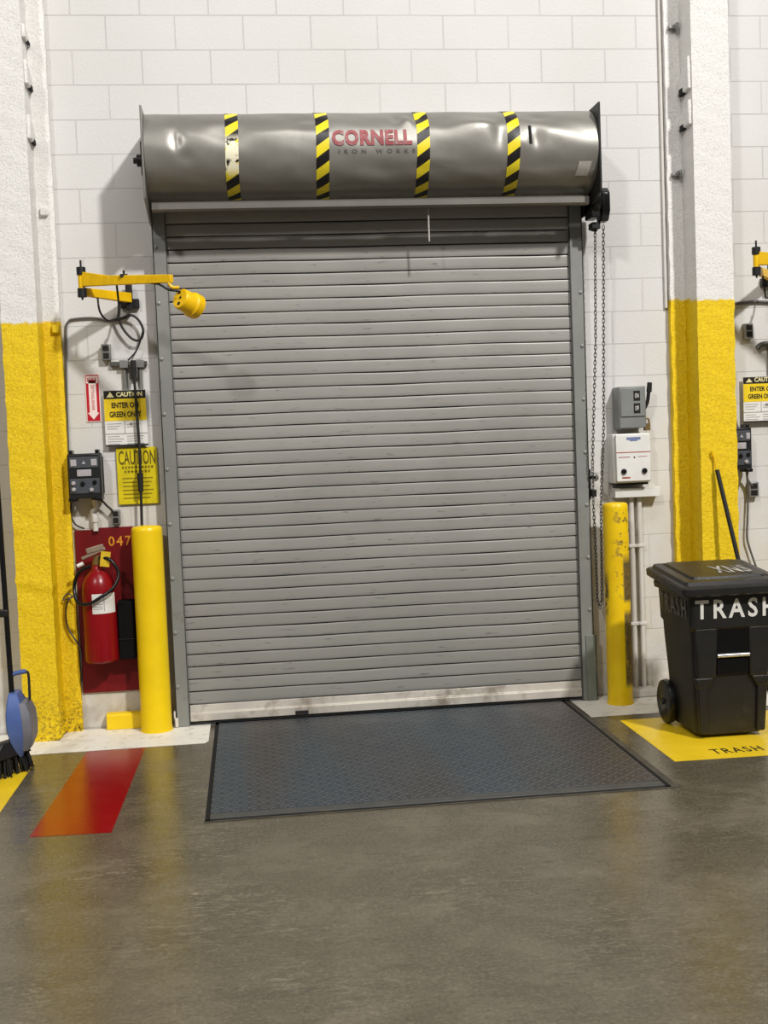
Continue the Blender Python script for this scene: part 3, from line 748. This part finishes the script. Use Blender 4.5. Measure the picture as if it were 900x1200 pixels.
t = thing('cable', (-1.75, -.05, 1.2), 'thin loose cable drooping from the control box to the outlet above the red board', 'cable')
b = MB(); b.tube([(-1.72, -.08, 1.412), (-1.70, -.06, 1.395), (-1.675, -.055, 1.365), (-1.655, -.055, 1.345), (-1.64, -.05, 1.32)], .007)
b.build('cable', M['cord'], t); b = MB(); b.tube([(-1.88, -.06, 1.41), (-1.895, -.04, 1.33), (-1.872, -.03, 1.262), (-1.82, -.025, 1.232)], .005); b.build('cable', M['cord'], t)
b = MB(); b.tube([(-1.75, -.05, 1.41), (-1.745, -.03, 1.36), (-1.765, -.03, 1.33), (-1.75, -.03, 1.29), (-1.752, -.03, 1.25), (-1.752, -.03, 1.215)], .016, 10); b.cone((-1.752, -.03, 1.30), (-1.752, -.03, 1.27), .022, .022)
tag(b.build('flexible_conduit', M['off_white']), 'white flexible conduit between the control box and the red board', 'conduit')

# red board, extinguisher
t = thing('backing_board', (-1.66, -.01, .22), 'dark red painted board with number 047 behind the fire extinguisher', 'board')
b = MB(); b.box(-1.881, -1.736, -.014, 0, .226, 1.222); b.box(-1.7365, -1.40, -.016, 0, .226, 1.232); b.build('panel', M['red'], t, bevel=.002)
b = MB(); lettering(b, '047', on_wall(-1.682, 1.117, -.0175), .135, .060, .012, 1.25); b.build('lettering', M['digits'], t)['label'] = 'orange yellow digits 047'
ex = thing('fire_extinguisher', (-1.74, -.125, .43), 'red fire extinguisher with black hose hung on the red board', 'fire extinguisher')
cx, cy = -1.742, -.125
b = MB(); b.lathe([(.001, .436), (.088, .436), (.096, .444), (.098, .455), (.098, .865), (.093, .905), (.078, .945), (.055, .975), (.034, .992), (.030, 1.02), (.001, 1.022)], (cx, cy, 0), n=40); b.build('tank', M['ext_red'], ex, angle=50)
def arc_panel(a0, a1, z0, z1, r, n=10):
    b = MB(); vs = []
    for i in range(n+1):
        a = math.radians(a0+(a1-a0)*i/n); vs += [Vector((cx+r*S(a), cy-r*math.cos(a), z0)), Vector((cx+r*S(a), cy-r*math.cos(a), z1))]
    b._add(vs, [(2*i, 2*i+2, 2*i+3, 2*i+1) for i in range(n)]); return b
lb = arc_panel(-18, 72, .735, .853, .0992).build('label_plate', M['white'], ex)
b = arc_panel(22, 24, .75, .85, .0998, 2); 
for zz in (.762, .775, .79): 
    q = arc_panel(-14, 18, zz, zz+.004, .0998, 6); tmp = q.bm
    me = bpy.data.meshes.new('tmp'); tmp.to_mesh(me); tmp.free(); b.bm.from_mesh(me); bpy.data.meshes.remove(me)
b.build('print', M['pale_grey'], lb)
b = MB(); b.lathe([(.028, 1.015), (.028, 1.04), (.022, 1.045), (.022, 1.075), (.001, 1.077)], (cx, cy, 0), n=18); b.build('valve', M['brass'], ex)
b = MB(); ma = Matrix.Translation((cx-.015, cy-.02, 1.085)) @ Matrix.Rotation(math.radians(-22), 4, 'Y'); b.box(-.075, .075, -.016, .016, -.006, .014, ma); b.build('carry_handle', M['cap_grey'], ex, bevel=.005)
b = MB(); ma = Matrix.Translation((cx+.0, cy-.02, 1.118)) @ Matrix.Rotation(math.radians(-14), 4, 'Y'); b.box(-.058, .045, -.02, .02, -.018, .016, ma); b.build('squeeze_lever', M['cap_grey'], ex, bevel=.005)
b = MB(); b.tube([(cx-.11, cy-.05, 1.02), (cx-.075, cy-.05, 1.035)], .012); b.build('nozzle_tip', M['white'], ex)
ma = Matrix.Translation((cx+.055, cy-.06, 1.055)) @ Matrix.Rotation(.15, 4, 'Y'); MB().box(-.028, .028, -.002, .002, -.045, .045, ma).build('inspection_tag', M['tag_yel'], ex)
b = MB(); b.tube([(cx+.02, cy-.04, 1.065), (cx+.085, cy-.07, 1.05), (cx+.13, cy-.08, .97), (cx+.10, cy-.11, .89), (cx+.03, cy-.125, .84), (cx-.05, cy-.12, .80), (cx-.115, cy-.09, .815), (cx-.135, cy-.05, .90), (cx-.10, cy-.06, .985), (cx-.03, cy-.07, 1.02)], .0105, 10); b.build('hose', M['black_soft'], ex)
b = MB(); b.box(cx-.03, cx+.03, -.04, -.016, .93, 1.0); b.build('wall_hook', M['dark_steel'], ex, bevel=.003); b = MB(); b.box(cx-.10, cx+.10, -.03, -.016, .60, .63); b.build('wall_strap', M['dark_steel'], ex, bevel=.003)
t = thing('document_box', (-1.57, -.08, .43), 'matte black holder box between the extinguisher and the yellow bollard', 'box')
b = MB(); b.box(-1.638, -1.542, -.13, -.016, .44, .79); b.build('body', M['deep_black'], t, bevel=.004)
b = MB(); b.box(-1.639, -1.541, -.134, -.13, .56, .565); b.build('lid_seam', M['black'], t)
b = MB(); b.tube([(-1.905, -.075, .83), (-1.935, -.075, .80), (-1.95, -.075, .72), (-1.94, -.075, .64), (-1.905, -.075, .57), (-1.882, -.03, .50), (-1.885, -.02, .36), (-1.887, -.02, .30)], .005)
b.tube([(-1.905, -.075, .83), (-1.96, -.075, .81), (-1.93, -.08, .85), (-1.86, -.10, .80)], .004)
tag(b.build('cable', M['grey_cord']), 'thin brown looped wire hanging on the yellow column beside the extinguisher', 'cable')

# ------------------------------------------------------------------ right wall group
t = thing('disconnect_switch', (1.585, -.065, 1.7), 'grey electrical disconnect box mounted above the white control box', 'switch box')
b = MB(); b.box(1.495, 1.668, -.13, -.001, 1.708, 1.968); b.build('enclosure', M['elec_grey'], t, bevel=.006)
b = MB(); b.box(1.503, 1.660, -.138, -.13, 1.78, 1.958); b.build('cover', M['elec_grey'], t, bevel=.005)
for z in (1.878, 1.80):
    b = MB(); b.box(1.586, 1.628, -.1395, -.138, z, z+.062); p = b.build('indicator', M['sign_blk'], t)
    b = MB(); lettering(b, 'ON' if z > 1.85 else 'OFF', on_wall(1.595, z+.018, -.1402), .024, .028, .01); b.build('lettering', M['white'], p)
b = MB(); b.tube([(1.672, -.09, 1.83), (1.69, -.095, 1.87), (1.698, -.10, 1.93), (1.704, -.10, 1.975)], .012); b.cone((1.70, -.10, 1.93), (1.706, -.10, 1.99), .017, .015); b.build('lever', M['black'], t)
b = MB(); b.tube([(1.668, -.09, 1.76), (1.692, -.095, 1.765), (1.695, -.095, 1.73), (1.674, -.09, 1.725)], .006); b.box(1.665, 1.70, -.11, -.08, 1.69, 1.735); b.build('padlock', M['brass'], t, bevel=.004)

t = thing('starter_box', (1.57, -.08, 1.37), 'white dock control box with two black knobs under the grey switch box', 'control box')
b = MB(); b.box(1.452, 1.692, -.115, -.001, 1.366, 1.675); b.build('enclosure', M['box_white'], t, bevel=.006)
MB().box(1.462, 1.684, -.15, -.115, 1.376, 1.670).build('cover', M['box_white'], t, bevel=.005)
b = MB(); y = -.1515; b.box(1.53, 1.62, y, -.15, 1.636, 1.652); b.box(1.55, 1.60, y, -.15, 1.628, 1.636); b.build('print', M['blue_print'], t)
b = MB(); b.box(1.463, 1.683, y, -.15, 1.556, 1.561); b.box(1.475, 1.55, y, -.15, 1.527, 1.531); b.box(1.60, 1.66, y, -.15, 1.529, 1.532); b.box(1.496, 1.548, y, -.15, 1.396, 1.405); b.build('print', M['red_line'], t)
for x in (1.507, 1.640):
    b = MB(); b.lathe([(.017, 0), (.017, .010), (.013, .016), (.001, .017)], (x, -.15, 1.44), (0, -1, 0), 18); b.build('knob', M['black_soft'], t)
b = MB(); b.lathe([(.005, 0), (.005, .004)], (1.578, -.15, 1.527), (0, -1, 0), 10); b.build('keyhole', M['black'], t)
b = MB(); b.box(1.47, 1.68, -.10, -.02, 1.352, 1.368); b.build('bottom_flange', M['dark_steel'], t)

t = thing('wire_trough', (1.62, -.04, 0), 'white wire trough with two white conduits running down to the floor beside the bollard', 'conduit')
MB().box(1.470, 1.765, -.08, -.001, 1.272, 1.332).build('trough', M['box_white'], t, bevel=.003)
for x in (1.590, 1.643):
    b = MB(); b.tube([(x, -.025, .03), (x, -.025, 1.275)], .016, 14, smooth=False); c = b.build('conduit', M['off_white'], t)
    for z in (.45, .95):
        MB().box(x-.026, x+.026, -.044, -.001, z, z+.02).build('strap', M['off_white'], c, bevel=.003)
MB().box(1.46, 1.70, -.13, -.001, .0018, .05).build('curb_base', M['off_white'], t, bevel=.01)

c = caution_sign(2.345, 2.595, 1.720, 2.005, 'black, yellow and white caution sign past the column, cut by the picture edge')
small_box(2.360, 2.418, 2.250, 2.345, .045, 'small outlet box on the wall above the caution sign past the column', 'outlet_box')
small_box(2.368, 2.432, 1.238, 1.332, .045, 'small outlet box low on the wall below the half hidden control box', 'outlet_box')
b = MB(); b.tube([(2.20, -.012, 2.475), (2.35, -.012, 2.478), (2.45, -.012, 2.484), (2.60, -.012, 2.478), (2.9, -.012, 2.49)], .010)
tag(b.build('wall_cable', M['conduit_dark']), 'dark cable running level along the wall past the column behind the bin', 'cable')
b = MB(); b.tube([(2.45, -.02, 2.185), (2.475, -.025, 2.208), (2.53, -.028, 2.215), (2.75, -.028, 2.215)], .016); b.tube([(2.535, -.014, 2.21), (2.535, -.014, 1.9)], .012, 10, smooth=False)
tag(b.build('strut_bracket', M['conduit_dark']), 'grey bent conduit bracket just above the caution sign at the picture edge', 'bracket')
t = thing('cable', (2.33, -.05, .7), 'thin cord hanging from the half hidden control box down behind the bin', 'cable')
b = MB(); b.tube([(2.345, -.09, 1.42), (2.355, -.05, 1.36), (2.385, -.05, 1.31)], .006); b.build('cable', M['grey_cord'], t); b = MB(); b.tube([(2.335, -.08, 1.42), (2.365, -.03, 1.28), (2.358, -.03, 1.1), (2.352, -.03, .98), (2.37, -.03, .9), (2.42, -.03, .75)], .007)
b.build('cable', M['grey_cord'], t); b = MB(); b.tube([(2.27, -.012, 2.0), (2.285, -.012, 1.85), (2.305, -.012, 1.72), (2.31, -.03, 1.68)], .006); b.build('cable', M['grey_cord'], t)

# ------------------------------------------------------------------ trash bin
bin_ = thing('trash_bin', (1.735, -1.0, 0), 'black wheeled trash bin lettered TRASH on the yellow floor patch', 'trash bin')
BX = 1.735
def rr(hw, y0, y1, z, r, n=5, notch=0.0):
    """rounded rectangle ring"""
    pts = []
    for cx_, cy_, a0 in ((BX+hw-r, y1-r, 0), (BX-hw+r, y1-r, 90), (BX-hw+r, y0+r, 180), (BX+hw-r, y0+r, 270)):
        for k in range(n+1):
            a = math.radians(a0+90*k/n); pts.append(Vector((cx_+r*math.cos(a), cy_+r*S(a), z)))
    return pts
b = MB()
b.rings([rr(.185, -1.195, -.80, .022, .05), rr(.195, -1.20, -.79, .03, .05), rr(.200, -1.205, -.785, .12, .045), rr(.207, -1.212, -.775, .30, .04),
         rr(.222, -1.235, -.765, .52, .035), rr(.226, -1.24, -.762, .60, .035), rr(.238, -1.258, -.755, .618, .035), rr(.245, -1.265, -.75, .79, .035), rr(.262, -1.285, -.735, .792, .03), rr(.266, -1.29, -.73, .822, .03), rr(.24, -1.265, -.75, .824, .03), rr(.2, -1.2, -.8, .3, .03)])
b.build('body', M['bin'], bin_, angle=40)
# raised front frame round the lift-bar recess
F_ = lambda z: -1.205-.052*(z-.1)
def pan(x0, x1, z0, z1, th, x0b=None, x1b=None):
    x0b = x0 if x0b is None else x0b; x1b = x1 if x1b is None else x1b
    b.hexa([(x0b, F_(z0)+.02, z0), (x1b, F_(z0)+.02, z0), (x1, F_(z1)+.02, z1), (x0, F_(z1)+.02, z1)], [(x0b, F_(z0)-th, z0), (x1b, F_(z0)-th, z0), (x1, F_(z1)-th, z1), (x0, F_(z1)-th, z1)])
for sx in (-1, 1):
    b = MB()
    def pm(x0, x1, z0, z1, th, x0b, x1b):
        if sx < 0: pan(BX+x0, BX+x1, z0, z1, th, BX+x0b, BX+x1b)
        else: pan(BX-x1, BX-x0, z0, z1, th, BX-x1b, BX-x0b)
    pm(-.215, -.086, .34, .618, .022, -.20, -.094); pm(-.20, -.14, .03, .34, .018, -.185, -.135); pm(-.215, -.10, .28, .345, .020, -.20, -.14)
    b.build('front_panel', M['bin'], bin_, bevel=.012, seg=3)
b = MB(); pan(BX-.088, BX+.088, .36, .607, .015); b.build('recess', M['deep_black'], bin_)  # raised panel; the recess shade is painted as its near-black colour
b = MB(); b.tube([(BX-.09, -1.243, .462), (BX+.09, -1.243, .462)], .0115, 14, smooth=False); b.build('lift_bar', M['silver'], bin_)['label'] = 'bright metal lift bar'
# lid
b = MB()
b.rings([rr(.286, -1.312, -.72, .796, .03), rr(.300, -1.326, -.715, .806, .03), rr(.302, -1.328, -.712, .838, .03), rr(.294, -1.318, -.72, .847, .03), rr(.276, -1.295, -.735, .850, .03), rr(.266, -1.28, -.74, .868, .03),
         rr(.225, -1.235, -.765, .872, .03), rr(.219, -1.228, -.77, .866, .03), rr(.212, -1.22, -.775, .866, .03), rr(.205, -1.21, -.78, .880, .03), rr(.12, -1.12, -.83, .884, .03)])
for v in b.bm.verts:   # the lid rises toward the hinge
    v.co.z += .055*max(0, (v.co.y+1.32))/.6
b.build('lid', M['lid'], bin_, angle=22)
b = MB(); b.box(BX-.22, BX+.22, -.725, -.69, .855, .89); b.tube([(BX-.25, -.69, .88), (BX+.25, -.69, .88)], .014, 12, smooth=False); b.box(BX-.24, BX-.20, -.76, -.685, .79, .90); b.box(BX+.20, BX+.24, -.76, -.685, .79, .90); b.build('hinge_handle', M['bin'], bin_, bevel=.006)
fz = lambda v: -1.2605-.04*(v)
b = MB(); lettering(b, 'TRASH', lambda u, v: (1.518+u, -1.2625-.041*(.052+v), .668+v), .455, .105, .022, 1.32); b.build('lettering', M['white'], bin_)['label'] = 'white word TRASH on the front'
b = MB(); lettering(b, 'TRASH', lambda u, v: (BX-.2405-.041*(.052+v)-.003, -.80-u, .668+v), .41, .105, .012, 1.32); b.build('lettering', M['side_white'], bin_)['label'] = 'worn faint word TRASH on the side'
b = MB(); lettering(b, 'XNS', lambda u, v: (1.70+u, -1.16+v, .8855+.055*max(0, (-1.16+v+1.32))/.6), .20, .19, .03, 1.15); b.build('lettering', M['faded_white'], bin_)['label'] = 'smudged white paint letters on the lid'
for sx in (-1, 1):
    b = MB(); x = BX+sx*.216
    b.lathe([(.02, -.028), (.10, -.028), (.122, -.02), (.128, 0), (.122, .02), (.10, .028), (.07, .020), (.06, .024), (.02, .024)], (x, -.80, .1295), (sx, 0, 0), 36); w = b.build('wheel', M['black_soft'], bin_)
    b = MB(); b.lathe([(.018, .02), (.018, .034), (.001, .036)], (x, -.80, .1295), (sx, 0, 0), 14); b.build('hub', M['dark_steel'], w)
b = MB(); b.tube([(BX-.22, -.80, .1295), (BX+.22, -.80, .1295)], .011, 10, smooth=False); b.build('axle', M['dark_steel'], bin_)

t = thing('broom_stick', (2.14, -.55, 0), 'thin black stick with a yellow tip leaning on the column behind the bin', 'stick')
P0, P1 = Vector((2.235, -.625, .012)), Vector((2.058, -.283, 1.43))
b = MB(); b.cone(P0, P1, .0135, .0135, 12); b.build('handle', M['black'], t)
b = MB(); d = (P1-P0).normalized(); P2 = P1+d*.075; b.tube([P1, P2, P2+Vector((-.012, -.002, .02)), P2+Vector((-.016, -.004, .045))], .007); b.build('tip', M['lamp_yellow'], t)

# ------------------------------------------------------------------ broom with dustpan at the left edge
t = thing('broom', (-2.17, -.9, 0), 'black broom with bristle head standing on the yellow floor patch at the column', 'broom')
top = Vector((-2.150, -.86, 1.95)); bot = Vector((-2.128, -.88, .17))
MB().cone(bot, top, .0145, .0145, 12).build('handle', M['black_soft'], t)
MB().box(-2.215, -2.125, -.895, -.845, .835, .875).build('clip', M['black'], t, bevel=.006)
mh = Matrix.Translation((-2.155, -.95, .0)) @ Matrix.Rotation(math.radians(55), 4, 'Z')
b = MB(); b.hexa([tuple(mh @ Vector(p)) for p in ((-.14, -.04, .10), (.14, -.04, .10), (.14, .04, .10), (-.14, .04, .10))], [tuple(mh @ Vector(p)) for p in ((-.06, -.028, .185), (.06, -.028, .185), (.06, .028, .185), (-.06, .028, .185))]); b.build('head_block', M['black'], t, bevel=.008)
b = MB(); random.seed(5)
for i in range(90):
    u, v = random.uniform(-.13, .13), random.uniform(-.033, .033)
    p = mh @ Vector((u, v, .105)); q = mh @ Vector((u*1.22+random.uniform(-.012, .012), v*1.7+random.uniform(-.01, .01), .004)); b.cone(p, q, .007, .004, 5)
b.build('bristles', M['bristle'], t)
t = thing('dustpan', (-2.09, -.85, .08), 'blue upright dustpan with a yoke handle clipped on the broom beside the yellow column', 'dustpan')
# leaf-shaped pan seen from its side: blue back shell, grey scoop face
prof = [(.43, -.050, -.004), (.38, -.056, .016), (.32, -.060, .028), (.25, -.058, .034), (.18, -.046, .032), (.12, -.026, .020), (.085, -.010, .008)]
def pring(z, a, c, wy):
    return [Vector((-2.090+a, -.87-wy, z)), Vector((-2.090+c, -.87-wy*.9, z)), Vector((-2.090+c, -.87+wy*.9, z)), Vector((-2.090+a, -.87+wy, z))]
b = MB(); b.rings([pring(z, a, c-.002, .035+.085*(1-((z-.26)/.21)**2)) for z, a, c in prof]); b.build('pan', M['blue'], t, bevel=.006)
b = MB(); b.rings([pring(z, c-.012, c+.022+.012*(.13 < z < .37), (.035+.085*(1-((z-.26)/.21)**2))*.92) for z, a, c in prof[1:-1]]); b.build('scoop_face', M['blue_grey'], t, bevel=.004)
b = MB(); b.tube([(-2.128, -.87, .40), (-2.132, -.87, .50), (-2.122, -.87, .522), (-2.085, -.87, .532), (-2.052, -.87, .535)], .013, 8); b.build('yoke', M['blue'], t)
b = MB(); b.tube([(-2.052, -.87, .535), (-2.040, -.87, .515), (-2.040, -.87, .38)], .007, 8); b.build('yoke_wire', M['dark_steel'], t)

# ------------------------------------------------------------------ light
def area(name, loc, target, size, power, color=(1, .975, .945)):
    l = bpy.data.lights.new(name, 'AREA'); l.shape = 'DISK'; l.size = size; l.energy = power; l.color = color
    o = bpy.data.objects.new(name, l); COL.objects.link(o); o.location = loc
    o.rotation_euler = (Vector(target)-Vector(loc)).to_track_quat('-Z', 'Y').to_euler(); return o
area('ceiling_lamp', (6.8, -14, 14.2), (0, 0, 1.6), 1.1, 3250)
area('ceiling_lamp', (-7.0, -13.5, 12.3), (0, 0, 1.6), 1.1, 850)
l = area('ceiling_lamp', (.5, -3.4, 7.4), (.5, -2.4, 0), 1.0, 110); l.data.shape = 'RECTANGLE'; l.data.size = 2.8; l.data.size_y = .35; l.rotation_euler = (0, 0, 0)
w = bpy.data.worlds.new('hall_light'); sc.world = w; w.use_nodes = True
bg = w.node_tree.nodes['Background']; bg.inputs[0].default_value = (1, .98, .96, 1); bg.inputs[1].default_value = .14

# ------------------------------------------------------------------ camera
cam = bpy.data.cameras.new('camera'); co = bpy.data.objects.new('camera', cam); COL.objects.link(co)
r = Vector((0.9925828, -0.11503113, -0.0393347)); u = Vector((0.04594, 0.05534539, 0.99740985)); f = Vector((0.11255619, 0.9918189, -0.06021941))
mw = Matrix(((r.x, u.x, -f.x, -.8275), (r.y, u.y, -f.y, -7.36475), (r.z, u.z, -f.z, 1.69439), (0, 0, 0, 1)))
co.matrix_world = mw
cam.sensor_fit = 'VERTICAL'; cam.sensor_height = 36; cam.lens = 36*1395.15/1200; cam.clip_start = .05
sc.camera = co
sc.view_settings.view_transform = 'Standard'; sc.view_settings.look = 'None'; sc.view_settings.exposure = 0; sc.view_settings.gamma = 1
sc.cycles.use_denoising = True
